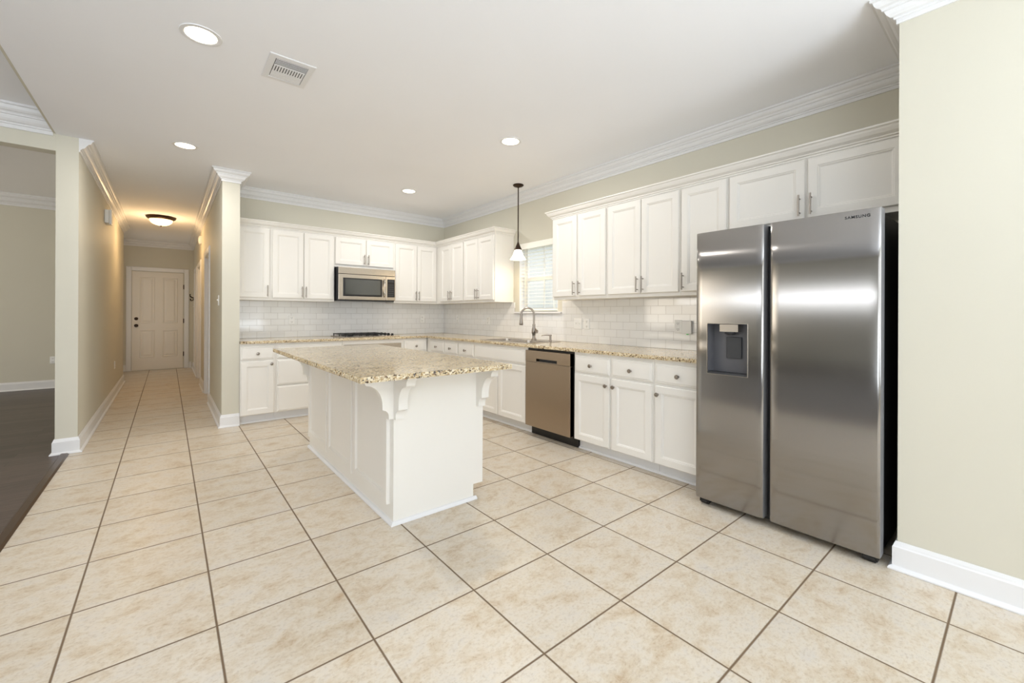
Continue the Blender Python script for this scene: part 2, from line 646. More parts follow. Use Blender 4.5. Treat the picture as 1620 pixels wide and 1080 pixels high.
struct('baseboard_hall_corner', sweep(B(), [(-0.44, YH), (-0.372, YH)], BB, 0), M['trim'])
struct('baseboard_hall_right', sweep(B(), [(PW0 - .001, 7.0), (PW0 - .001, 6.0)], BB, 0), M['trim'])
struct('baseboard_hall_far', sweep(B(), [(PW0 - .001, YH - .03), (PW0 - .001, 7.95)], BB, 0), M['trim'])
st = obj('floor_transition_strip', sweep(B(), [(-0.357, YF + .01), (-0.357, 3.235)], [(0, 0.001), (0.0, 0.003), (-0.012, 0.012), (-0.046, 0.014), (-0.054, 0.008), (-0.054, 0.0025)], 0), M['strip'])
tag(st, 'dark brown wooden transition strip between floor tiles and dark wood floor', 'floor strip')


# ------------------------------------------------------------------ far hallway door, side doorways
def casing(bm, F, u0, u1, z1, w=0.085, th=0.018):
    for a, b in (((u0 - w, 0.001), (u0, z1 + w)), ((u1, 0.001), (u1 + w, z1 + w)), ((u0, z1), (u1, z1 + w))):
        nested(bm, F, a[0], b[0], a[1], b[1], [(0, th * .7), (0.012, th), (0.02, th)])
    return bm


FH = Fr((0, YH, 0), (1, 0, 0), (0, -1, 0))
d = struct('door_1', nested(B(), FH, -0.283, 0.566, 0.012, 2.10, [(0, 0.010), (0.003, 0.012)]), M['doorp'])
for i, (a, b, c, e) in enumerate(((-0.16, 0.085, 1.00, 1.985), (0.213, 0.465, 1.00, 1.985), (-0.16, 0.085, 0.275, 0.855), (0.213, 0.465, 0.275, 0.855))):
    obj('raised_panel', nested(B(), FH, a, b, c, e, [(0, 0.0125), (0.006, 0.021), (0.016, 0.021), (0.026, 0.013), (0.040, 0.013), (0.060, 0.020)], back=0.012), M['doorp'], d)
for z_ in (0.955, 1.10):
    k = obj('door_knob' if z_ < 1 else 'deadbolt', lathe(B(), (-0.214, YH - 0.012, z_), (0, -1, 0), [(0.001, 0), (0.034, 0), (0.034, 0.008), (0.014, 0.012), (0.014, 0.03), (0.027, 0.038), (0.030, 0.052), (0.02, 0.064), (0, 0.066)] if z_ < 1 else [(0.001, 0), (0.033, 0), (0.030, 0.014), (0.018, 0.02), (0, 0.021)], 20), M['bronze'], d, True)
for z_ in (0.32, 1.05, 1.80):
    obj('hinge', box(B(), (0.566, 0.0, z_ - .05), (0.582, 0.02, z_ + .05), FH), M['bronze'], d)
struct('trim_6', casing(B(), FH, -0.29, 0.583, 2.112), M['trim'])
FP = Fr((PW0, 0, 0), (0, 1, 0), (-1, 0, 0))
for i, (a, b) in enumerate(doorsY):
    struct('trim_%d' % (7 + i), casing(B(), FP, a, b, 2.06), M['trim'])
    dd = struct('door_%d' % (2 + i), nested(B(), Fr((PW0 + .06, 0, 0), (0, 1, 0), (-1, 0, 0)), a + .02, b - .02, 0.012, 2.04, [(0, 0.03), (0.003, 0.032)], back=-0.0), M['doorp'])
    obj('door_jamb', boxes(((PW0 + .002, a + .0005, 0.001), (PW1 - .002, a + .018, 2.045)), ((PW0 + .002, b - .018, 0.001), (PW1 - .002, b - .0005, 2.045)), ((PW0 + .002, a + .018, 2.043), (PW1 - .002, b - .018, 2.0495))), M['trim'], dd)
struct('trim_9', casing(B(), FP, 8.38, 9.10, 2.06), M['trim'])
struct('door_4', nested(B(), FP, 8.381, 9.099, 0.012, 2.059, [(0, 0.005), (0.003, 0.007)]), M['doorp'])

# ------------------------------------------------------------------ cabinet builders
FB = Fr((0, YB, 0), (1, 0, 0), (0, -1, 0))       # back wall: u = x, n = distance from wall
FR = Fr((XR, 0, 0), (0, 1, 0), (-1, 0, 0))       # right wall: u = y
DOORP = [(0, 0.016), (0.004, 0.020), (0.052, 0.020), (0.056, 0.0165), (0.060, 0.0165), (0.068, 0.010), (0.074, 0.0095)]


def door_part(parent, F, u0, u1, z0, z1, face, name='door'):
    G = Fr(F.o + F.N * face, F.U, F.N)
    s = min(1.0, (u1 - u0) / 0.26)
    st_ = [(a * s if a > 0.01 else a, n) for a, n in DOORP]
    return obj(name, nested(B(), G, u0, u1, z0, z1, st_), M['cab'], parent)


def drawer_part(parent, F, u0, u1, z0, z1, face, name='drawer'):
    G = Fr(F.o + F.N * face, F.U, F.N)
    return obj(name, nested(B(), G, u0, u1, z0, z1, [(0, 0.012), (0.004, 0.015), (0.012, 0.016), (0.016, 0.020)]), M['cab'], parent)


def knob(parent, F, u, z, n):
    p = F(u, n, z)
    o = obj('knob', lathe(B(), p, F.N, [(0.001, -0.002), (0.009, -0.002), (0.009, 0.002), (0.0055, 0.006), (0.0055, 0.014), (0.014, 0.019), (0.0165, 0.024), (0.014, 0.029), (0.006, 0.0315), (0, 0.032)], 20), M['nickel'], parent, True)
    return o


def bar_pull(parent, F, u, z0, z1, n):
    bm = B()
    tube(bm, [F(u, n + 0.030, z0), F(u, n + 0.030, z1)], 0.0058, 12)
    for zz in (z0 + 0.022, z1 - 0.022):
        tube(bm, [F(u, n - 0.001, zz), F(u, n + 0.030, zz)], 0.0045, 10)
    return obj('handle', bm, M['nickel'], parent, True)


UD = 0.305      # upper depth
UZ0, UZ1 = 1.378, 2.300


def upper(label, F, u0, u1, doors, pulls, z0=UZ0, zd0=1.408, zd1=2.225, group=None, pz=None):
    lo = F((u0 + u1) / 2, 0.15, z0)
    t = thing('wall_cabinet', label, 'cabinet', lo, group)
    bm = B()
    box(bm, (u0 + .0005, 0.001, z0), (u1 - .0005, UD, UZ1), F)
    obj('body', bm, M['cab'], t)
    for i, (a, b) in enumerate(doors):
        dp = door_part(t, F, a, b, zd0, zd1, UD)
        p = pulls[i]
        if p is not None:
            q = pz or (zd0 + 0.012)
            bar_pull(dp, F, p, q, q + 0.135, UD + 0.02)
    return t


GU = 'white wall cabinets above the counters'
GB = 'white base cabinets under the counters'
upper('white single-door wall cabinet at the left end of the back wall, beside the hallway corner', FB, .906, 1.2525, [(.911, 1.236)], [1.215], group=GU)
upper('white two-door wall cabinet just left of the microwave', FB, 1.2525, 1.984, [(1.269, 1.610), (1.618, 1.972)], [1.592, 1.637], group=GU)
upper('short white two-door wall cabinet right above the microwave', FB, 1.984, 2.803, [(1.994, 2.389), (2.402, 2.787)], [2.368, 2.424], z0=1.838, zd0=1.872, group=GU, pz=1.885)
upper('white two-door wall cabinet right of the microwave on the back wall', FB, 2.803, 3.493, [(2.818, 3.152), (3.160, 3.475)], [3.132, 3.182], group=GU)
# right wall, left of the window
upper('white two-door wall cabinet on the window wall, tucked in the room corner', FR, 2.972, 4.048, [(2.984, 3.295), (3.303, 3.604)], [3.268, 3.330], group=GU)
upper('white two-door wall cabinet with bare side panel facing the window, left of the pendant', FR, 2.258, 2.971, [(2.276, 2.612), (2.620, 2.958)], [2.590, 2.642], group=GU)
# right wall, right of the window
upper('white two-door wall cabinet just right of the window', FR, 0.502, 1.232, [(0.516, 0.850), (0.878, 1.206)], [0.828, 0.900], group=GU)
upper('white two-door wall cabinet with the widest doors, between window unit and single-door unit', FR, -0.228, 0.501, [(-0.218, 0.127), (0.135, 0.488)], [0.105, 0.160], group=GU)
upper('white single-door wall cabinet partly hidden by the refrigerator left edge', FR, -0.600, -0.229, [(-0.590, -0.241)], [-0.262], group=GU)
upper('short wide white two-door cabinet above the refrigerator', FR, -1.596, -0.601, [(-1.572, -1.100), (-1.085, -0.614)], [-1.122, -1.058], z0=1.812, zd0=1.845, group=GU, pz=1.862)

# moulding on the wall cabinets
CC = [(0, 0), (0.060, 0), (0.060, -0.010), (0.050, -0.016), (0.046, -0.026), (0.034, -0.044), (0.020, -0.054), (0.016, -0.056), (0.016, -0.064), (0.006, -0.068), (0.006, -0.078), (0.0008, -0.078), (0.0008, -0.002)]
CCZ = 2.314
o = obj('cabinet_crown', sweep(B(), [(.907, YB - UD - .0008), (XR - UD - .0008, YB - UD - .0008), (XR - UD - .0008, 2.2575), (XR - .002, 2.2575)], CC, CCZ), M['cab'])
tag(o, 'white crown moulding topping the wall cabinets left of the window', 'cabinet moulding')
o = obj('cabinet_crown', sweep(B(), [(XR - .002, 1.2325), (XR - UD - .0008, 1.2325), (XR - UD - .0008, -1.597)], CC, CCZ), M['cab'])
tag(o, 'white crown moulding topping the wall cabinets right of the window, reaching over the refrigerator', 'cabinet moulding')

# ---- base cabinets
BD = 0.640     # base face distance from wall
CT0, CT1 = 0.886, 0.916


def base(label, F, u0, u1, drawers, doors, kn, fulldoor=None, group=GB, body_top=CT0 - .001, toe=True, shoe=True):
    t = thing('base_cabinet', label, 'cabinet', F((u0 + u1) / 2, 0.3, 0), group)
    bm = B()
    box(bm, (u0 + .0005, 0.002, 0.098), (u1 - .0005, BD, body_top), F)
    if body_top < 0.8:
        box(bm, (u0 + .0005, BD - .03, body_top), (u1 - .0005, BD, CT0 - .001), F)
    obj('body', bm, M['cab'], t)
    bm = B()
    box(bm, (u0 + .0005, 0.002, 0.001), (u1 - .0005, BD - 0.076, 0.0975), F)
    if shoe:
        pr = [(0.0, 0.001), (0.018, 0.001), (0.016, 0.010), (0.009, 0.017), (0, 0.019)]
        A = [bm.verts.new(F(u0 + .0005, BD - 0.076 + n, z)) for n, z in pr]
        C = [bm.verts.new(F(u1 - .0005, BD - 0.076 + n, z)) for n, z in pr]
        bm.faces.new(A)
        bm.faces.new(C)
        for k in range(5):
            bm.faces.new((A[k], A[(k + 1) % 5], C[(k + 1) % 5], C[k]))
    obj('toe_kick', bm, M['trim'], t)
    for dr in drawers:
        a, b, z0, z1 = dr[:4]
        p = drawer_part(t, F, a, b, z0, z1, BD, dr[5] if len(dr) > 5 else 'drawer')
        if dr[4] is not None:
            knob(p, F, (a + b) / 2, dr[4], BD + 0.020)
    for i, (a, b) in enumerate(doors):
        p = door_part(t, F, a, b, 0.105, 0.690, BD)
        if kn[i] is not None:
            knob(p, F, kn[i], 0.655 if F is FB else 0.625, BD + 0.020)
    return t


DZ0, DZ1, KZ = 0.710, 0.856, 0.776
base('white base cabinet at the left end of the back wall, one drawer over one door', FB, .906, 1.247, [(.913, 1.229, DZ0, DZ1, KZ)], [(.913, 1.229)], [1.205])
base('white three-drawer base cabinet between the corner door cabinet and the oven', FB, 1.247, 1.985, [(1.262, 1.972, DZ0, DZ1, KZ), (1.262, 1.972, 0.408, 0.696, 0.55), (1.262, 1.972, 0.106, 0.394, 0.25)], [], [])
base('white base cabinet with one drawer, right of the oven near the corner', FB, 2.785, 3.155, [(2.806, 3.140, DZ0, DZ1, KZ)], [(2.806, 3.140)], [2.83])
base('white corner base cabinet on the window wall with one small drawer', FR, 2.912, 3.408, [(2.924, 3.295, DZ0, DZ1, KZ)], [(2.924, 3.295)], [2.95])
base('white base cabinet with two small drawers left of the sink', FR, 2.204, 2.911, [(2.216, 2.556, DZ0, DZ1, KZ), (2.583, 2.900, DZ0, DZ1, KZ)], [(2.216, 2.556), (2.583, 2.900)], [2.53, 2.61])
base('white sink base cabinet with long plain false front beside the dishwasher', FR, 1.244, 2.203, [(1.264, 2.188, DZ0, DZ1, None, 'false_front')], [(1.264, 1.726), (1.742, 2.188)], [None, None], body_top=0.70)
base('white base cabinet with two drawers over two doors right of the dishwasher', FR, -0.204, 0.604, [(-0.192, 0.180, DZ0, DZ1, KZ), (0.206, 0.590, DZ0, DZ1, KZ)], [(-0.192, 0.180), (0.206, 0.590)], [0.155, 0.232])
base('white base cabinet with one drawer over one door next to the refrigerator', FR, -0.604, -0.205, [(-0.592, -0.222, DZ0, DZ1, KZ)], [(-0.592, -0.222)], [-0.246])


# ------------------------------------------------------------------ granite
def slab(name, outline, z0, z1, rough_edges, hole=None, step=0.011):
    """outline = xy polygon (ccw); edges in rough_edges get a chiselled, irregular face"""
    bm = B()
    rings = []
    levels = [z0, z0 + (z1 - z0) * .3, z0 + (z1 - z0) * .65, z1]
    n = len(outline)
    cols = []
    for i in range(n):
        a, b = Vector(outline[i]), Vector(outline[(i + 1) % n])
        L = (b - a).length
        rough = i in rough_edges
        k = max(1, int(L / step)) if rough else 1
        d = (b - a).normalized()
        nr = Vector((d.y, -d.x))
        for j in range(k):
            p = a + (b - a) * (j / k)
            col = []
            for li, z in enumerate(levels):
                o_ = 0
                if rough and j > 0:
                    o_ = random.uniform(-0.0045, 0.003) if li in (1, 2) else random.uniform(-0.0045, -0.001)
                q = p + nr * o_
                col.append(bm.verts.new((q.x, q.y, z + (random.uniform(-.002, .002) if rough and li in (1, 2) else 0))))
            cols.append(col)
    m = len(cols)
    for i in range(m):
        A, C = cols[i], cols[(i + 1) % m]
        for l in range(len(levels) - 1):
            bm.faces.new((A[l], C[l], C[l + 1], A[l + 1]))
    for l in (0, len(levels) - 1):
        es = []
        for i in range(m):
            e = bm.edges.get((cols[i][l], cols[(i + 1) % m][l]))
            es.append(e)
        if hole:
            z = levels[l]
            hv = [bm.verts.new((x, y, z)) for x, y in hole]
            he = [bm.edges.new((hv[i], hv[(i + 1) % len(hv)])) for i in range(len(hv))]
            es += he
            if l == 0:
                h0 = hv
            else:
                for i in range(len(hv)):
                    j = (i + 1) % len(hv)
                    bm.faces.new((h0[i], h0[j], hv[j], hv[i]))
        bmesh.ops.triangle_fill(bm, edges=es, use_beauty=True)
    return obj(name, bm, M['granite'])


SX0, SX1, SY0, SY1 = 3.215, 3.655, 1.325, 2.115       # sink cut-out
xf, yf = XR - 0.675, YB - 0.675
o = slab('countertop', [(.908, yf), (xf, yf), (xf, -0.604), (XR - .002, -0.604), (XR - .002, YB - .002), (.908, YB - .002)],
         CT0, CT1, {0, 1}, hole=[(SX0, SY0), (SX1, SY0), (SX1, SY1), (SX0, SY1)])
tag(o, 'speckled tan granite countertop running in an L along back wall and window wall', 'countertop')
o = slab('countertop', [(1.015, .03), (1.955, .03), (1.955, 2.20), (1.015, 2.20)], 0.882, 0.912, {0, 1, 2, 3}, step=0.008)
o.name = 'island_countertop'
tag(o, 'speckled tan granite slab with chiselled edges on top of the kitchen island', 'countertop')

# backsplash
o = obj('backsplash', boxes(((.907, YB - .012, CT1 + .001), (XR - .013, YB - .001, UZ0 - .001)), ((1.985, YB - .012, UZ0 - .001), (2.80, YB - .001, 1.40))), M['subx'])
tag(o, 'glossy white subway tile backsplash on the back wall behind the cooktop', 'backsplash')
o = obj('backsplash', boxes(((XR - .012, -0.603, CT1 + .001), (XR - .001, YB - .001, WZ0 - .022)), ((XR - .012, -0.603, WZ0 - .022), (XR - .001, WY0 - .08, UZ0 - .001)),
                            ((XR - .012, WY1 + .08, WZ0 - .022), (XR - .001, YB - .001, UZ0 - .001))), M['suby'])
tag(o, 'glossy white subway tile backsplash on the window wall behind the sink', 'backsplash')

# ------------------------------------------------------------------ island
IX0, IX1, IY0, IY1 = 1.31, 1.94, 0.32, 2.17
isl = thing('kitchen_island', 'white kitchen island cabinet with panelled side and carved corbels, centre of tile floor', 'kitchen island', ((IX0 + IX1) / 2, (IY0 + IY1) / 2, 0))
bm = B()
FE = Fr((0, IY0, 0), (1, 0, 0), (0, -1, 0))
extrude_poly(bm, [(IX0, 0.001), (IX1 - .075, 0.001), (IX1 - .075, 0.098), (IX1, 0.098), (IX1, 0.8815), (IX0, 0.8815)], 0, -(IY1 - IY0), FE)
obj('body', bm, M['cab'], isl)
FI = Fr((IX0, 0, 0), (0, 1, 0), (-1, 0, 0))
for a, b in ((0.372, 0.962), (0.985, 1.565), (1.588, 2.145)):
    obj('side_panel', nested(B(), FI, a, b, 0.105, 0.860, DOORP), M['cab'], isl)
bm = B()
shoe = [(0, 0.001), (0.020, 0.001), (0.018, 0.010), (0.010, 0.019), (0, 0.021)]
sweep(bm, [(IX0, IY1), (IX0, IY0), (IX1 - .075 + .02, IY0)], [(a, z) for a, z in shoe], 0)
obj('shoe_moulding', bm, M['trim'], isl)
# corbel profile: (out, down), three hollow curves with small steps
def hollow(o0, o1, d0, d1, k):
    return [(o0 - (o0 - o1) * math.sin(i / k * math.pi / 2), d1 - (d1 - d0) * math.cos(i / k * math.pi / 2)) for i in range(k + 1)]


CP = [(0, 0), (0.205, 0), (0.205, 0.012)] + hollow(0.200, 0.166, 0.016, 0.056, 6) + hollow(0.156, 0.066, 0.064, 0.186, 12) \
    + [(0.066, 0.208)] + hollow(0.056, 0.028, 0.214, 0.254, 6) + [(0.028, 0.268), (0, 0.268)]


def corbel(F, u0, u1):
    bm = B()
    A = [bm.verts.new(F(u0, o, 0.8812 - d_)) for o, d_ in CP]
    C = [bm.verts.new(F(u1, o, 0.8812 - d_)) for o, d_ in CP]
    bm.faces.new(A)
    bm.faces.new(C)
    for k in range(len(CP)):
        bm.faces.new((A[k], A[(k + 1) % len(CP)], C[(k + 1) % len(CP)], C[k]))
    return obj('corbel', bm, M['cab'], isl)


corbel(FI, IY0, IY0 + .045)
corbel(FI, 2.10, 2.145)
corbel(FE, IX0, IX0 + .055)
corbel(FE, IX1 - .055, IX1)

# ------------------------------------------------------------------ refrigerator
FX = 2.96
fr = thing('refrigerator', 'tall stainless steel side-by-side refrigerator with ice and water dispenser', 'refrigerator', (3.3, -1.09, 0))
FF = Fr((FX, 0, 0), (0, 1, 0), (-1, 0, 0))    # u = y, n = toward the room
bm = B()
box(bm, (3.055, -1.540, 0.045), (3.70, -0.640, 1.735))
obj('cabinet_body', bm, M['fridgeside'], fr)
bm = box(B(), (3.04, -1.52, 0.022), (3.10, -0.66, 0.05))
obj('base_grille', bm, M['black'], fr)
LD, RD = (-1.030, -0.632), (-1.548, -1.066)
DZa, DZb = 0.045, 1.748


def fridge_door(name, y0, y1, hole=None):
    """slab with softly rounded vertical edges; front bows by a few millimetres"""
    N = 14
    dep = 0.085
    prof = []
    for k in range(N + 1):
        s_ = k / N
        y = y0 + (y1 - y0) * s_
        e = min(s_, 1 - s_) * (y1 - y0)
        drop = 0.0 if e > 0.012 else 0.008 * (1 - e / 0.012) ** 2
        prof.append((y, 0.003 * math.sin(math.pi * s_) - drop))
    return prof, dep


# left door: front face built as a grid with an opening for the dispenser
def build_front(y0, y1, hole=None):
    bm = B()
    ys = sorted(set([y0, y0 + .004, y0 + .012] + ([hole[0], hole[1]] if hole else []) + [y0 + (y1 - y0) * k / 10 for k in range(1, 10)] + [y1 - .012, y1 - .004, y1]))
    zs = sorted(set([DZa, DZa + .006, DZb - .006, DZb] + ([hole[2], hole[3]] if hole else []) + [0.5, 1.5]))

    def xx(y, z):
        e = min(y - y0, y1 - y)
        dr = 0.006 * max(0, 1 - e / 0.012) ** 2
        ez = min(z - DZa, DZb - z)
        dr += 0.004 * max(0, 1 - ez / 0.006)
        s_ = (y - y0) / (y1 - y0)
        return FX + dr - 0.003 * math.sin(math.pi * s_)
    g = {}
    for y in ys:
        for z in zs:
            g[y, z] = bm.verts.new((xx(y, z), y, z))
    for i in range(len(ys) - 1):
        for j in range(len(zs) - 1):
            a, b, c, d_ = ys[i], ys[i + 1], zs[j], zs[j + 1]
            if hole and a >= hole[0] - 1e-6 and b <= hole[1] + 1e-6 and c >= hole[2] - 1e-6 and d_ <= hole[3] + 1e-6:
                continue
            bm.faces.new((g[a, c], g[b, c], g[b, d_], g[a, d_]))
    # sides/back
    bk = {}
    ring = [(y, zs[0]) for y in ys] + [(ys[-1], z) for z in zs[1:]] + [(y, zs[-1]) for y in ys[::-1][1:]] + [(ys[0], z) for z in zs[::-1][1:-1]]
    bv = [bm.verts.new((FX + 0.085, y, z)) for y, z in ring]
    m = len(ring)
    for i in range(m):
        j = (i + 1) % m
        bm.faces.new((g[ring[i]], g[ring[j]], bv[j], bv[i]))
    bm.faces.new(bv)
    return bm


HO = (-0.946, -0.708, 0.853, 1.167)
ld = obj('freezer_door', build_front(LD[0], LD[1], HO), M['steel'], fr, True)
rd = obj('fridge_door', build_front(RD[0], RD[1]), M['steel'], fr, True)
# recessed grip channels between the doors (dark) and plain edge strips
obj('grip_channel', box(B(), (3.030, -1.0645, 0.05), (3.050, -1.0315, 1.742)), M['black'], fr)
for d_, nm in ((ld, 'left'), (rd, 'right')):
    me_ = d_.data
    me_.materials.append(M['doorside'])
    for p in d_.data.polygons:
        if abs(p.normal.y) > 0.8 and max(me_.vertices[v].co.x for v in p.vertices) > 3.04 - fr.location.x:
            p.material_index = 1
# dispenser alcove
bm = B()
y0, y1, z0, z1 = HO
f = [bm.verts.new((FX + .001, y, z)) for y, z in ((y0, z0), (y1, z0), (y1, z1), (y0, z1))]
b_ = [bm.verts.new((FX + .078, y, z)) for y, z in ((y0 + .004, z0 + .01), (y1 - .004, z0 + .01), (y1 - .004, z1 - .004), (y0 + .004, z1 - .004))]
for k in range(4):
    bm.faces.new((f[k], f[(k + 1) % 4], b_[(k + 1) % 4], b_[k]))
bm.faces.new(b_)
dsp = obj('dispenser', bm, M['graypl'], ld)
# rim around the alcove
bm = B()
for a, b in (((y0 - .003, z0 - .003), (y0, z1 + .003)), ((y1, z0 - .003), (y1 + .003, z1 + .003)), ((y0, z0 - .003), (y1, z0)), ((y0, z1), (y1, z1 + .003))):
    box(bm, (FX - .0055, a[0], a[1]), (FX + .004, b[0], b[1]))
obj('dispenser_rim', bm, M['steelplain'], dsp)
obj('ice_chute', extrude_poly(B(), [(-0.885, 1.163), (-0.775, 1.163), (-0.775, 1.118), (-0.885, 1.118)], -0.016, -0.06, FF), M['steelplain'], dsp)
bm = B()
lathe(bm, (FX + .038, -0.83, 1.118), (0, 0, -1), [(0.034, 0), (0.030, 0.012), (0.020, 0.02), (0, 0.02)], 20)
obj('spout', bm, M['dgray'], dsp, True)
obj('dispenser_paddle', box(B(), (FX + .064, -0.885, 0.95), (FX + .073, -0.795, 1.085), WORLD, 0.004), M['dgray'], dsp)
obj('drip_tray', box(B(), (FX + .004, -0.944, 0.8535), (FX + .070, -0.710, 0.864)), M['dgray'], dsp)
# maker's name
cu = bpy.data.curves.new('name', 'FONT')
cu.body = 'SAMSUNG'
cu.size = 0.030
cu.extrude = 0.0006
cu.offset = 0.0005
cu.space_character = 1.12
to = bpy.data.objects.new('tmp_text', cu)
COL.objects.link(to)
bpy.context.view_layer.update()
dg = bpy.context.evaluated_depsgraph_get()
me = bpy.data.meshes.new_from_object(to.evaluated_get(dg))
bpy.data.objects.remove(to)
xs = [v.co.x for v in me.vertices]
x0_, x1_ = min(xs), max(xs)
sc_ = 0.100 / (x1_ - x0_)
for v in me.vertices:
    x, y, z = v.co
    v.co = Vector((FX - .0022 - z, -1.408 - (x - x0_) * sc_, 1.708 + y * 0.62)) - fr.location
me.materials.append(M['logo'])
lg = bpy.data.objects.new('brand_lettering', me)
COL.objects.link(lg)
lg.parent = fr
# hinges, feet
for yy in (-1.50, -0.68):
    obj('hinge_cover', box(B(), (3.052, yy - .030, 1.7355), (3.16, yy + .030, 1.760), WORLD, 0.004), M['dgray'], fr)
for yy in (-1.505, -0.675):
    bm = B()
    lathe(bm, (3.008, yy - .022, 0.0215), (0, 1, 0), [(0.001, 0), (0.021, 0), (0.021, 0.044), (0.001, 0.044)], 18)
    box(bm, (2.992, yy - .030, 0.012), (3.06, yy - .023, 0.043))
    box(bm, (2.992, yy + .023, 0.012), (3.06, yy + .030, 0.043))
    obj('roller_foot', bm, M['black'], fr)

# ------------------------------------------------------------------ microwave
mw = thing('microwave', 'stainless steel over-the-range microwave with dark window and control panel', 'microwave', (2.39, 3.85, 1.40))
FM = Fr((0, 3.64, 0), (1, 0, 0), (0, -1, 0))
obj('housing', box(B(), (2.004, 3.662, 1.402), (2.776, YB - .013, 1.832)), M['dgray'], mw)
obj('vent_panel', box(B(), (2.004, -0.021, 1.745), (2.776, 0.004, 1.830), FM, 0.003), M['mwsteel'], mw)
dr = obj('door', box(B(), (2.004, -0.021, 1.408), (2.640, 0.006, 1.740), FM, 0.004), M['mwsteel'], mw)
obj('window', nested(B(), FM, 2.062, 2.586, 1.452, 1.692, [(0, 0.008), (0.012, 0.009)], back=.006), M['black'], dr)
obj('window_glass', nested(B(), FM, 2.088, 2.562, 1.474, 1.676, [(0, 0.0098)], back=.009), M['glassblk'], dr)
bm = B()
tube(bm, [FM(2.612, 0.005, 1.692), FM(2.612, 0.030, 1.680), FM(2.612, 0.038, 1.64), FM(2.612, 0.040, 1.575), FM(2.612, 0.038, 1.51), FM(2.612, 0.030, 1.47), FM(2.612, 0.005, 1.458)], 0.011, 12)
obj('handle', bm, M['chrome'], dr, True)
cp = obj('control_panel', box(B(), (2.643, -0.021, 1.408), (2.776, 0.006, 1.740), FM, 0.004), M['mwsteel'], mw)
obj('keypad', nested(B(), FM, 2.660, 2.766, 1.452, 1.700, [(0, 0.008)], back=.006), M['black'], cp)
obj('display', nested(B(), FM, 2.672, 2.754, 1.662, 1.688, [(0, 0.0092)], back=.008), M['dgray'], cp)
bm = B()
for r_ in range(6):
    for c_ in range(3):
        nested(bm, FM, 2.674 + c_ * .028, 2.674 + c_ * .028 + .020, 1.470 + r_ * .029, 1.470 + r_ * .029 + .016, [(0, 0.009)], back=.008)
obj('keys', bm, M['dgray'], cp)
obj('underside', box(B(), (2.008, 3.67, 1.3925), (2.772, 3.98, 1.4015)), M['black'], mw)

# ------------------------------------------------------------------ oven below the cooktop
ov = thing('oven', 'built-in stainless steel oven under the gas cooktop, mostly hidden behind the island', 'oven', (2.385, 3.7, 0))
obj('surround', boxes(((1.9865, 3.430, 0.098), (2.784, YB - .02, 0.1)), ((1.9865, 3.410, 0.83), (2.784, 3.99, 0.8845)), ((1.9865, 3.410, 0.10), (2.003, 3.99, 0.83)), ((2.767, 3.410, 0.10), (2.784, 3.99, 0.83)), ((1.9865, 3.486, 0.001), (2.784, 3.99, 0.098))), M['cab'], ov)
FO = Fr((0, 3.41, 0), (1, 0, 0), (0, -1, 0))
obj('control_panel', box(B(), (2.0035, -0.05, 0.70), (2.7665, -0.004, 0.826), FO, 0.003), M['mwsteel'], ov)
od = obj('oven_door', box(B(), (2.0035, -0.05, 0.12), (2.7665, 0.004, 0.695), FO, 0.004), M['mwsteel'], ov)
obj('window', nested(B(), FO, 2.10, 2.67, 0.25, 0.55, [(0, 0.006)], back=.004), M['glassblk'], od)
bm = B()
tube(bm, [FO(2.06, 0.045, 0.64), FO(2.71, 0.045, 0.64)], 0.011)
tube(bm, [FO(2.10, 0.003, 0.64), FO(2.10, 0.045, 0.64)], 0.008)
tube(bm, [FO(2.67, 0.003, 0.64), FO(2.67, 0.045, 0.64)], 0.008)
obj('handle', bm, M['chrome'], od, True)

# ------------------------------------------------------------------ cooktop
ck = thing('gas_cooktop', 'gas cooktop with black cast-iron grates and black knobs set into the back counter', 'cooktop', (2.385, 3.72, CT1))
c0 = CT1 + .0008
obj('tray', box(B(), (2.01, 3.455, c0), (2.77, 3.985, c0 + .009), WORLD, 0.003), M['steelplain'], ck)
for cx_, cy_ in ((2.15, 3.60), (2.15, 3.85), (2.48, 3.60), (2.48, 3.85)):
    bm = lathe(B(), (cx_, cy_, c0 + .009), (0, 0, 1), [(0.055, 0), (0.055, 0.004), (0.036, 0.006), (0.036, 0.014), (0.03, 0.018), (0, 0.018)], 24)
    obj('burner', bm, M['iron'], ck, True)
for gx in (2.035, 2.325):
    bm = B()
    gx1 = gx + .285
    h0, h1 = c0 + .028, c0 + .040
    for yy in (3.475, 3.72, 3.955):
        box(bm, (gx, yy - .006, h0), (gx1, yy + .006, h1))
    for xx in (gx, gx + .09, gx + .19, gx1 - .012):
        box(bm, (xx, 3.469, h0 + .001), (xx + .012, 3.961, h1 + .001))
    for xx in (gx + .003, gx1 - .013):
        for yy in (3.475, 3.72, 3.955):
            box(bm, (xx, yy - .005, c0 + .0095), (xx + .01, yy + .005, h0 + .001))
    obj('grate', bm, M['iron'], ck)
for i in range(4):
    obj('control_knob', lathe(B(), (2.69, 3.53 + i * .125, c0 + .0095), (0, 0, 1), [(0.001, 0), (0.022, 0), (0.022, 0.006), (0.017, 0.008), (0.015, 0.028), (0.001, 0.029)], 18), M['iron'], ck, True)

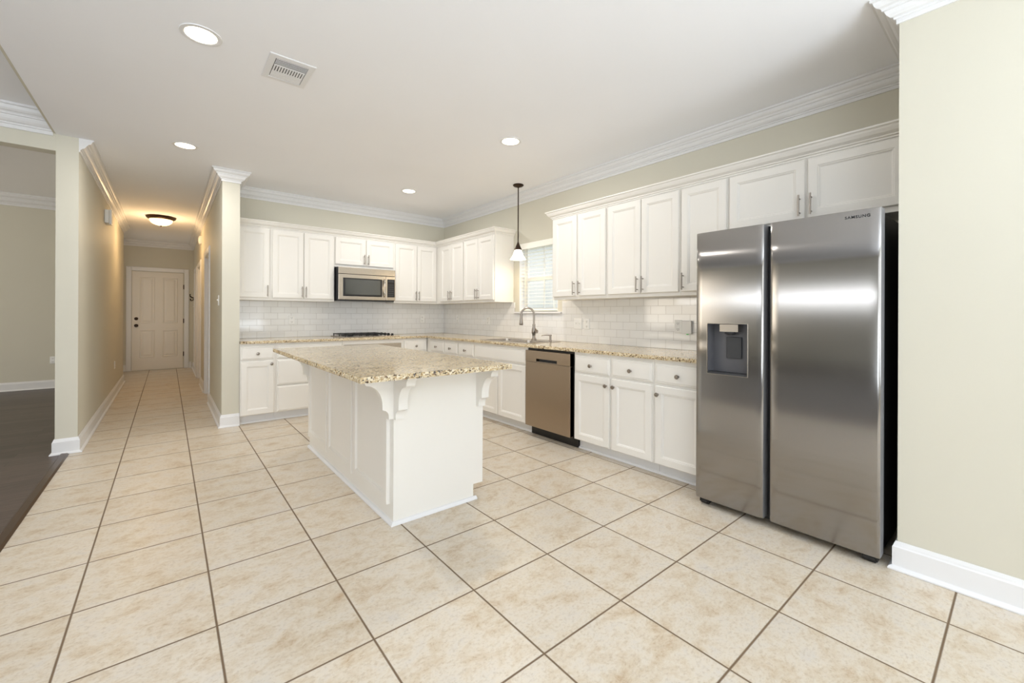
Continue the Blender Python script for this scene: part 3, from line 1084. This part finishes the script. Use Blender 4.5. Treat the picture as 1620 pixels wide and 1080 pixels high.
# ------------------------------------------------------------------ sink, faucet, soap dispenser
sk = thing('kitchen_sink', 'stainless steel double-bowl sink set into the counter under the window', 'sink', (3.435, 1.72, CT1))
bm = B()
RX0, RX1, RY0, RY1 = 3.185, 3.70, 1.295, 2.145
zt = CT1 + .0008
bowls = [(3.225, 3.575, 1.335, 1.700), (3.225, 3.575, 1.745, 2.105)]
ov_ = [bm.verts.new(v) for v in ((RX0, RY0, zt), (RX1, RY0, zt), (RX1, RY1, zt), (RX0, RY1, zt))]
ot = [bm.verts.new(v) for v in ((RX0 + .006, RY0 + .006, zt + .005), (RX1 - .006, RY0 + .006, zt + .005), (RX1 - .006, RY1 - .006, zt + .005), (RX0 + .006, RY1 - .006, zt + .005))]
for k in range(4):
    bm.faces.new((ov_[k], ov_[(k + 1) % 4], ot[(k + 1) % 4], ot[k]))
es = [bm.edges.get((ot[k], ot[(k + 1) % 4])) for k in range(4)]
for (a, b, c, d_) in bowls:
    pts = []
    r_ = 0.04
    for cx_, cy_, a0 in ((b - r_, d_ - r_, 0), (a + r_, d_ - r_, 90), (a + r_, c + r_, 180), (b - r_, c + r_, 270)):
        for k in range(5):
            an = math.radians(a0 + k * 22.5)
            pts.append((cx_ + r_ * math.cos(an), cy_ + r_ * math.sin(an)))
    tp = [bm.verts.new((x, y, zt + .005)) for x, y in pts]
    mx, my = (a + b) / 2, (c + d_) / 2
    lo = [bm.verts.new((mx + (x - mx) * .95, my + (y - my) * .95, zt - .165)) for x, y in pts]
    l2 = [bm.verts.new((mx + (x - mx) * .86, my + (y - my) * .86, zt - .180)) for x, y in pts]
    m_ = len(pts)
    for A, C in ((tp, lo), (lo, l2)):
        for k in range(m_):
            bm.faces.new((A[k], A[(k + 1) % m_], C[(k + 1) % m_], C[k]))
    bm.faces.new(l2)
    es += [bm.edges.get((tp[k], tp[(k + 1) % m_])) for k in range(m_)]
bmesh.ops.triangle_fill(bm, edges=es, use_beauty=True)
obj('double_bowl', bm, M['steelplain'], sk, False)
for (a, b, c, d_) in bowls:
    obj('drain', lathe(B(), ((a + b) / 2, (c + d_) / 2, zt - .1795), (0, 0, 1), [(0.001, 0), (0.045, 0), (0.045, 0.003), (0.032, 0.001), (0.012, 0.002), (0.010, 0.012), (0, 0.013)], 20), M['chrome'], sk, True)

fc = thing('faucet', 'brushed nickel gooseneck pull-down faucet behind the sink', 'faucet', (3.63, 1.68, CT1))
fx, fy, fz = 3.635, 1.68, zt + .0055
obj('faucet_body', lathe(B(), (fx, fy, fz), (0, 0, 1), [(0.001, 0), (0.032, 0), (0.032, 0.006), (0.024, 0.014), (0.018, 0.035), (0.020, 0.060), (0.026, 0.085), (0.027, 0.110), (0.022, 0.135), (0.016, 0.155), (0.018, 0.172), (0.018, 0.180), (0.0125, 0.188), (0.001, 0.189)], 24), M['nickel'], fc, True)
pts = [(fx, fy, fz + .185), (fx, fy, fz + .25), (fx, fy, fz + .30)]
for k in range(1, 13):
    an = math.pi * k / 12
    pts.append((fx - 0.060 * (1 - math.cos(an)), fy + 0.045 * (1 - math.cos(an)), fz + .30 + 0.075 * math.sin(an)))
e_ = pts[-1]
obj('spout', tube(B(), pts, 0.0115, 14), M['nickel'], fc, True)
obj('spray_head', lathe(B(), (e_[0], e_[1], e_[2] + .005), (0, 0, -1), [(0.001, 0), (0.014, 0), (0.016, 0.01), (0.014, 0.02), (0.017, 0.06), (0.021, 0.10), (0.024, 0.125), (0.020, 0.132), (0.001, 0.132)], 20), M['nickel'], fc, True)
bm = B()
tube(bm, [(fx, fy - .018, fz + .10), (fx, fy - .052, fz + .10)], [0.018, 0.022], 16)
tube(bm, [(fx, fy - .045, fz + .10), (fx - .02, fy - .058, fz + .12), (fx - .03, fy - .064, fz + .135)], [0.010, 0.008, 0.006], 12)
obj('lever', bm, M['nickel'], fc, True)

sp_ = thing('soap_dispenser', 'small brushed nickel soap pump on the counter beside the faucet', 'soap dispenser', (3.62, 1.43, CT1))
sx, sy = 3.63, 1.40
obj('base', lathe(B(), (sx, sy, fz), (0, 0, 1), [(0.001, 0), (0.020, 0), (0.020, 0.005), (0.013, 0.012), (0.012, 0.055), (0.016, 0.06), (0.015, 0.074), (0.001, 0.075)], 20), M['nickel'], sp_, True)
obj('nozzle', tube(B(), [(sx, sy, fz + .066), (sx - .04, sy + .03, fz + .068), (sx - .075, sy + .055, fz + .064), (sx - .080, sy + .059, fz + .055)], [0.007, 0.006, 0.005, 0.005], 12), M['nickel'], sp_, True)

# ------------------------------------------------------------------ dishwasher
dw = thing('dishwasher', 'stainless steel dishwasher with pocket handle between white base cabinets', 'dishwasher', (3.4, 0.925, 0))
obj('tub', box(B(), (3.165, 0.606, 0.10), (3.78, 1.242, 0.880)), M['black'], dw)
obj('kick_plate', box(B(), (3.215, 0.606, 0.002), (3.60, 1.242, 0.099)), M['black'], dw)
FD = Fr((3.165, 0, 0), (0, 1, 0), (-1, 0, 0))
dd = obj('door_panel', box(B(), (0.622, 0.001, 0.105), (1.236, 0.046, 0.748), FD, 0.004), M['dwsteel'], dw)
tp = obj('top_panel', boxes(), M['dwsteel'], dw)
bm = B()
hy0, hy1, hz0, hz1 = 0.790, 1.075, 0.757, 0.785
for a, b in (((0.622, 0.750), (hy0, 0.862)), ((hy1, 0.750), (1.236, 0.862)), ((hy0, hz1), (hy1, 0.862)), ((hy0, 0.750), (hy1, hz0))):
    box(bm, (a[0], 0.001, a[1]), (b[0], 0.046, b[1]), FD)
bmesh.ops.translate(bm, verts=bm.verts, vec=-dw.location)
bm.to_mesh(tp.data)
bm.free()
obj('pocket_handle', boxes(((3.120, hy0, hz0), (3.125, hy1, hz0 + .004)), ((3.155, hy0, hz0), (3.160, hy1, hz1))), M['dgray'], tp)

# ------------------------------------------------------------------ window over the sink
xo = 3.905
win = struct('window_1', boxes(((xo, WY0, WZ0), (xo + .03, WY0 + .045, WZ1)), ((xo, WY1 - .045, WZ0), (xo + .03, WY1, WZ1)),
                               ((xo, WY0 + .045, WZ1 - .045), (xo + .03, WY1 - .045, WZ1)), ((xo, WY0 + .045, WZ0), (xo + .03, WY1 - .045, WZ0 + .05)),
                               ((xo - .008, WY0 + .04, 1.650), (xo + .03, WY1 - .04, 1.690))), M['trim'])
obj('muntin', boxes(((xo + .004, 1.790, 1.69), (xo + .02, 1.806, WZ1 - .045)), ((xo + .004, 1.790, WZ0 + .05), (xo + .02, 1.806, 1.65))), M['trim'], win)
obj('pane', boxes(((xo + .011, WY0 + .04, WZ0 + .04), (xo + .014, WY1 - .04, WZ1 - .04))), M['glass'], win)
obj('jamb_liner', boxes(((XR + .001, WY0 + .0005, WZ0 + .001), (xo - .001, WY0 + .008, WZ1 - .001)), ((XR + .001, WY1 - .008, WZ0 + .001), (xo - .001, WY1 - .0005, WZ1 - .001)), ((XR + .001, WY0 + .008, WZ1 - .009), (xo - .001, WY1 - .008, WZ1 - .001))), M['trim'], win)
sl = obj('window_sill', boxes(((XR - .035, WY0 - .075, WZ0 - .020), (xo, WY1 + .075, WZ0 - .0005))), M['trim'])
sl['kind'] = 'structure'
sl.name = 'trim_10'
bl = thing('window_blind', 'white horizontal slat blind hanging in the window over the sink', 'blind', (3.85, 1.8, WZ0))
obj('valance', box(B(), (XR - .012, WY0 + .004, 2.045), (XR + .006, WY1 - .004, WZ1 - .002), WORLD, 0.003), M['fan'], bl)
obj('head_rail', boxes(((3.812, WY0 + .008, 2.065), (3.868, WY1 - .008, 2.112))), M['fan'], bl)
z_ = 2.04
while z_ > 1.31:
    bm = box(B(), (3.826, WY0 + .010, z_), (3.874, WY1 - .012, z_ + .003))
    bmesh.ops.rotate(bm, cent=(3.85, 1.8, z_), matrix=Matrix.Rotation(math.radians(-6), 3, 'Y'), verts=bm.verts)
    obj('slat', bm, M['fan'], bl)
    z_ -= 0.043
obj('bottom_rail', box(B(), (3.826, WY0 + .010, 1.268), (3.874, WY1 - .010, 1.292), WORLD, 0.003), M['fan'], bl)
for yy in (WY0 + .09, WY1 - .09):
    obj('cord', boxes(((3.848, yy - .0012, 1.29), (3.8505, yy + .0012, 2.07)), ((3.824, yy - .006, 1.29), (3.8245, yy + .006, 2.07))), M['fan'], bl)
# what shows outside through that window
hs = thing('neighbour_house', 'pale neighbouring house with sloping roof seen through the kitchen window', 'house', (9.5, 4, 0))
obj('siding_wall', boxes(((8.5, 2.5, -0.5), (9.0, 12, 3.2))), M['outside'], hs)
obj('roof', extrude_poly(B(), [(2.0, 3.2), (12.5, 3.2), (7.3, 6.0)], 8.3, 12, Fr((0, 0, 0), (0, 1, 0), (1, 0, 0))), M['roofing'], hs)
o = obj('ground', boxes(((3.96, -6, -0.6), (30, 30, -0.5))), M['lawn'])
o['kind'] = 'structure'


# ------------------------------------------------------------------ outlets, switches, small wall things
def outlet(label, F, u, z, n, group=None, name='power_outlet', kind='duplex', wdt=0.070, ht=0.115):
    t = thing(name, label, 'outlet' if name == 'power_outlet' else 'light switch', F(u, n, z - ht / 2), group)
    obj('cover_plate', nested(B(), F, u - wdt / 2, u + wdt / 2, z - ht / 2, z + ht / 2, [(0, n + 0.003), (0.004, n + 0.006)], back=n + .0005), M['plastic'], t)
    if kind == 'duplex':
        for dz in (-0.026, 0.026):
            bm = nested(B(), F, u - .017, u + .017, z + dz - .017, z + dz + .017, [(0, n + 0.0085), (0.003, n + 0.009)], back=n + .006)
            s_ = obj('socket', bm, M['plastic'], t)
            bm = B()
            for du in (-.007, .007):
                nested(bm, F, u + du - .0014, u + du + .0014, z + dz - .003, z + dz + .008, [(0, n + 0.0095)], back=n + .009)
            nested(bm, F, u - .0025, u + .0025, z + dz - .012, z + dz - .007, [(0, n + 0.0095)], back=n + .009)
            obj('slots', bm, M['slot'], s_)
    else:
        for du in ((0,) if wdt < .1 else (-0.023, 0.023)):
            bm = nested(B(), F, u + du - .005, u + du + .005, z - .012, z + .012, [(0, n + 0.008)], back=n + .006)
            extrude_poly(bm, [(u + du - .0035, z - .001), (u + du + .0035, z - .001), (u + du + .0035, z + .010), (u + du - .0035, z + .010)], n + .008, n + .018, F)
            obj('toggle', bm, M['plastic'], t)
    return t


TN = 0.0125
outlet('white outlet on the back wall tiles left of the cooktop', FB, 1.543, 1.138, TN)
outlet('white outlet on the back wall tiles right of the cooktop, near the room corner', FB, 3.40, 1.144, TN)
outlet('white outlet on the window wall tiles closest to the room corner', FR, 3.608, 1.147, TN)
outlet('white outlet on the window wall tiles, between corner and faucet', FR, 2.803, 1.130, TN)
outlet('white double light switch on the tiles right of the faucet', FR, 1.128, 1.120, TN, name='light_switch', kind='switch', wdt=.115)
outlet('white outlet on the tiles just right of the double light switch', FR, 0.998, 1.120, TN)
outlet('white outlet on the tiles left of the small white box near the refrigerator', FR, -0.046, 1.120, TN)
bx = thing('plug_in_device', 'small white box with green light on the tiles next to the refrigerator', 'wall box', (3.78, -.134, 1.06))  # white plug-in device with a green LED
obj('case', box(B(), (-0.176, TN + .0005, 1.058), (-0.092, TN + .026, 1.172), FR, 0.004), M['plastic'], bx)
obj('indicator_light', box(B(), (-0.142, TN + .004, 1.051), (-0.128, TN + .018, 1.0577), FR), M['green'], bx)
FC = Fr((-0.31, 0, 0), (0, 1, 0), (1, 0, 0))
outlet('white outlet low on the left hallway wall', FC, 6.56, 0.45, 0.0005)
FDN = Fr((0, 7.98, 0), (1, 0, 0), (0, -1, 0))
outlet('white outlet low on the far wall of the room beyond the column', FDN, -1.135, 0.455, 0.0005)
outlet('white light switch on the hallway side of the wall end beside the cabinets', FP, 3.79, 1.366, 0.0005, name='light_switch', kind='switch')
outlet('white light switch deep in the hallway below the dark key hook', FP, 9.45, 1.36, 0.0005, name='light_switch', kind='switch')
ch = thing('door_chime', 'white two-part door chime box high on the left hallway wall', 'door chime', (-.31, 5.3, 2.3))
obj('case', box(B(), (5.22, 0.0008, 2.335), (5.43, 0.040, 2.50), FC, 0.006), M['plastic'], ch)
obj('front_cover', box(B(), (5.25, 0.0405, 2.325), (5.37, 0.062, 2.51), FC, 0.006), M['plastic'], ch)
wb_ = thing('hallway_wall_box', 'small white plastic box high on the right hallway wall near the ceiling light', 'wall box', (.745, 6.9, 2.4))
obj('case', box(B(), (6.88, 0.0008, 2.40), (7.02, 0.038, 2.53), FP, 0.005), M['plastic'], wb_)
obj('front_cover', box(B(), (6.90, 0.0385, 2.42), (7.00, 0.044, 2.51), FP, 0.002), M['plastic'], wb_)
kh = thing('key_hook_rack', 'dark metal hook rack high on the right hallway wall near the end door', 'wall hooks', (.745, 9.4, 1.5))
obj('mount', box(B(), (9.36, 0.0008, 1.50), (9.62, 0.012, 1.56), FP, 0.003), M['bronze'], kh)
for yy in (9.40, 9.49, 9.58):
    obj('hook', tube(B(), [FP(yy, 0.012, 1.55), FP(yy, 0.05, 1.565), FP(yy, 0.075, 1.60), FP(yy, 0.07, 1.63)], [0.01, 0.009, 0.009, 0.014], 10), M['bronze'], kh, True)
    obj('lower_hook', tube(B(), [FP(yy, 0.012, 1.52), FP(yy, 0.04, 1.49), FP(yy, 0.06, 1.50), FP(yy, 0.065, 1.53)], [0.009, 0.008, 0.008, 0.011], 10), M['bronze'], kh, True)

# ------------------------------------------------------------------ ceiling things
cans = [((0.435, 0.885), 'largest and nearest recessed ceiling light, left of the ceiling vent'),
        ((0.417, 2.875), 'recessed ceiling light nearest the hallway, between column and wall end'),
        ((2.640, 0.900), 'recessed ceiling light in the middle of the kitchen, nearest the right wall'),
        ((2.617, 2.880), 'recessed ceiling light farthest back, in front of the microwave')]
for (x, y), lab in cans:
    t = thing('recessed_light', lab, 'ceiling light', (x, y, CEIL), 'recessed lights in the kitchen ceiling')
    zc = CEIL - .0006
    obj('trim_ring', lathe(B(), (x, y, zc), (0, 0, -1), [(0.074, 0), (0.098, 0), (0.096, 0.004), (0.080, 0.006), (0.074, 0.003), (0.074, 0)], 40), M['trim'], t, True)
    obj('lens', lathe(B(), (x, y, zc), (0, 0, -1), [(0.0735, 0.0), (0.0735, 0.002), (0.05, 0.004), (0, 0.005)], 40), M['canlight'], t, True)
    l = bpy.data.lights.new('can_lamp', 'AREA')
    l.shape = 'DISK'
    l.size = 0.13
    l.energy = 12
    l.color = (1.0, 0.97, 0.93)
    lo = bpy.data.objects.new('can_lamp', l)
    COL.objects.link(lo)
    lo.location = (x, y, CEIL - .012)

vt = thing('ceiling_vent', 'white square metal air vent in the ceiling', 'vent', (.885, .99, CEIL))
FV = Fr((0, 0, 0), (1, 0, 0), (0, 1, 0))
vx0, vx1, vy0, vy1 = 0.757, 1.010, 0.805, 1.120
bm = B()
zc = CEIL - .0006
ox = [(vx0, vy0), (vx1, vy0), (vx1, vy1), (vx0, vy1)]


def rring(ins, z):
    return [bm.verts.new(p) for p in ((vx0 + ins, vy0 + ins, z), (vx1 - ins, vy0 + ins, z), (vx1 - ins, vy1 - ins, z), (vx0 + ins, vy1 - ins, z))]


R_ = [rring(0, zc), rring(0, zc - .003), rring(.004, zc - .006), rring(.036, zc - .008), rring(.038, zc - .001)]
for A, C in zip(R_, R_[1:]):
    for k in range(4):
        bm.faces.new((A[k], A[(k + 1) % 4], C[(k + 1) % 4], C[k]))
obj('frame', bm, M['trim'], vt)
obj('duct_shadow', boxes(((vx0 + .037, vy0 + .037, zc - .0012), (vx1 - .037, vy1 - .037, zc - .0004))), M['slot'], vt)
ux0, ux1 = vx0 + .040, vx1 - .040
ix, iy0, iy1 = 0.008, vy0 + .040, vy1 - .040
L3 = (iy1 - iy0) / 3
bm = B()
for k in range(5):
    y_ = iy0 + .006 + k * .0160
    box(bm, (ux0, y_ - .0026, zc - .0075), (ux1, y_ + .0026, zc - .0055))
for k in range(12):
    x_ = ux0 + .006 + k * (ux1 - ux0 - .012) / 11
    box(bm, (x_ - .0048, iy0 + L3 + .006, zc - .0078), (x_ + .0048, iy1 - L3 - .006, zc - .0055))
box(bm, (ux0, iy0 + L3 - .004, zc - .0080), (ux1, iy0 + L3 + .004, zc - .005))
box(bm, (ux0, iy1 - L3 - .004, zc - .0080), (ux1, iy1 - L3 + .004, zc - .005))
for k in range(4):
    y_ = iy1 - .010 - k * .018
    box(bm, (ux0, y_ - .0080, zc - .0075), (ux1, y_ + .0088, zc - .0055))
obj('louvers', bm, M['trim'], vt)

dm = thing('flush_ceiling_light', 'lit frosted dome ceiling light with bronze rim in the hallway', 'ceiling light', (.213, 6.73, CEIL))
dx, dy = 0.213, 6.73
obj('bronze_rim', lathe(B(), (dx, dy, CEIL - .0006), (0, 0, -1), [(0.001, 0), (0.185, 0), (0.190, 0.012), (0.180, 0.030), (0.160, 0.042), (0.150, 0.050), (0.148, 0.040), (0.001, 0.040)], 40), M['bronze'], dm, True)
obj('glass_bowl', lathe(B(), (dx, dy, CEIL - .050), (0, 0, -1), [(0.147, 0), (0.145, 0.015), (0.132, 0.04), (0.108, 0.062), (0.075, 0.078), (0.03, 0.087), (0, 0.088)], 40), M['domeglass'], dm, True)
obj('finial', lathe(B(), (dx, dy, CEIL - .137), (0, 0, -1), [(0.001, 0), (0.014, 0), (0.010, 0.01), (0.006, 0.015), (0.008, 0.022), (0, 0.03)], 16), M['bronze'], dm, True)
point('hall_lamp', (dx, dy, CEIL - .36), 13, (1.0, 0.66, 0.34), 0.08)

pn = thing('pendant_light', 'bronze rod pendant lamp with lit white glass shade over the sink', 'pendant lamp', (3.50, 1.815, CEIL))
px, py = 3.50, 1.815
obj('canopy', lathe(B(), (px, py, CEIL - .0006), (0, 0, -1), [(0.001, 0), (0.062, 0), (0.064, 0.008), (0.050, 0.020), (0.018, 0.028), (0.010, 0.035), (0.001, 0.036)], 32), M['bronze'], pn, True)
obj('rod', tube(B(), [(px, py, CEIL - .034), (px, py, 2.062)], 0.0068, 12), M['bronze'], pn, True)
obj('socket_cap', lathe(B(), (px, py, 2.075), (0, 0, -1), [(0.001, 0), (0.010, 0.004), (0.012, 0.015), (0.036, 0.070), (0.044, 0.083), (0.044, 0.094), (0.001, 0.094)], 28), M['bronze'], pn, True)
obj('glass_shade', lathe(B(), (px, py, 1.982), (0, 0, -1), [(0.030, 0), (0.041, 0.004), (0.050, 0.03), (0.066, 0.07), (0.084, 0.100), (0.094, 0.112), (0.091, 0.113), (0.080, 0.101), (0.062, 0.071), (0.046, 0.031), (0.030, 0.004)], 36), M['shadeglass'], pn, True)
point('pendant_lamp', (px, py, 1.90), 9, (1.0, 0.80, 0.55), 0.04)
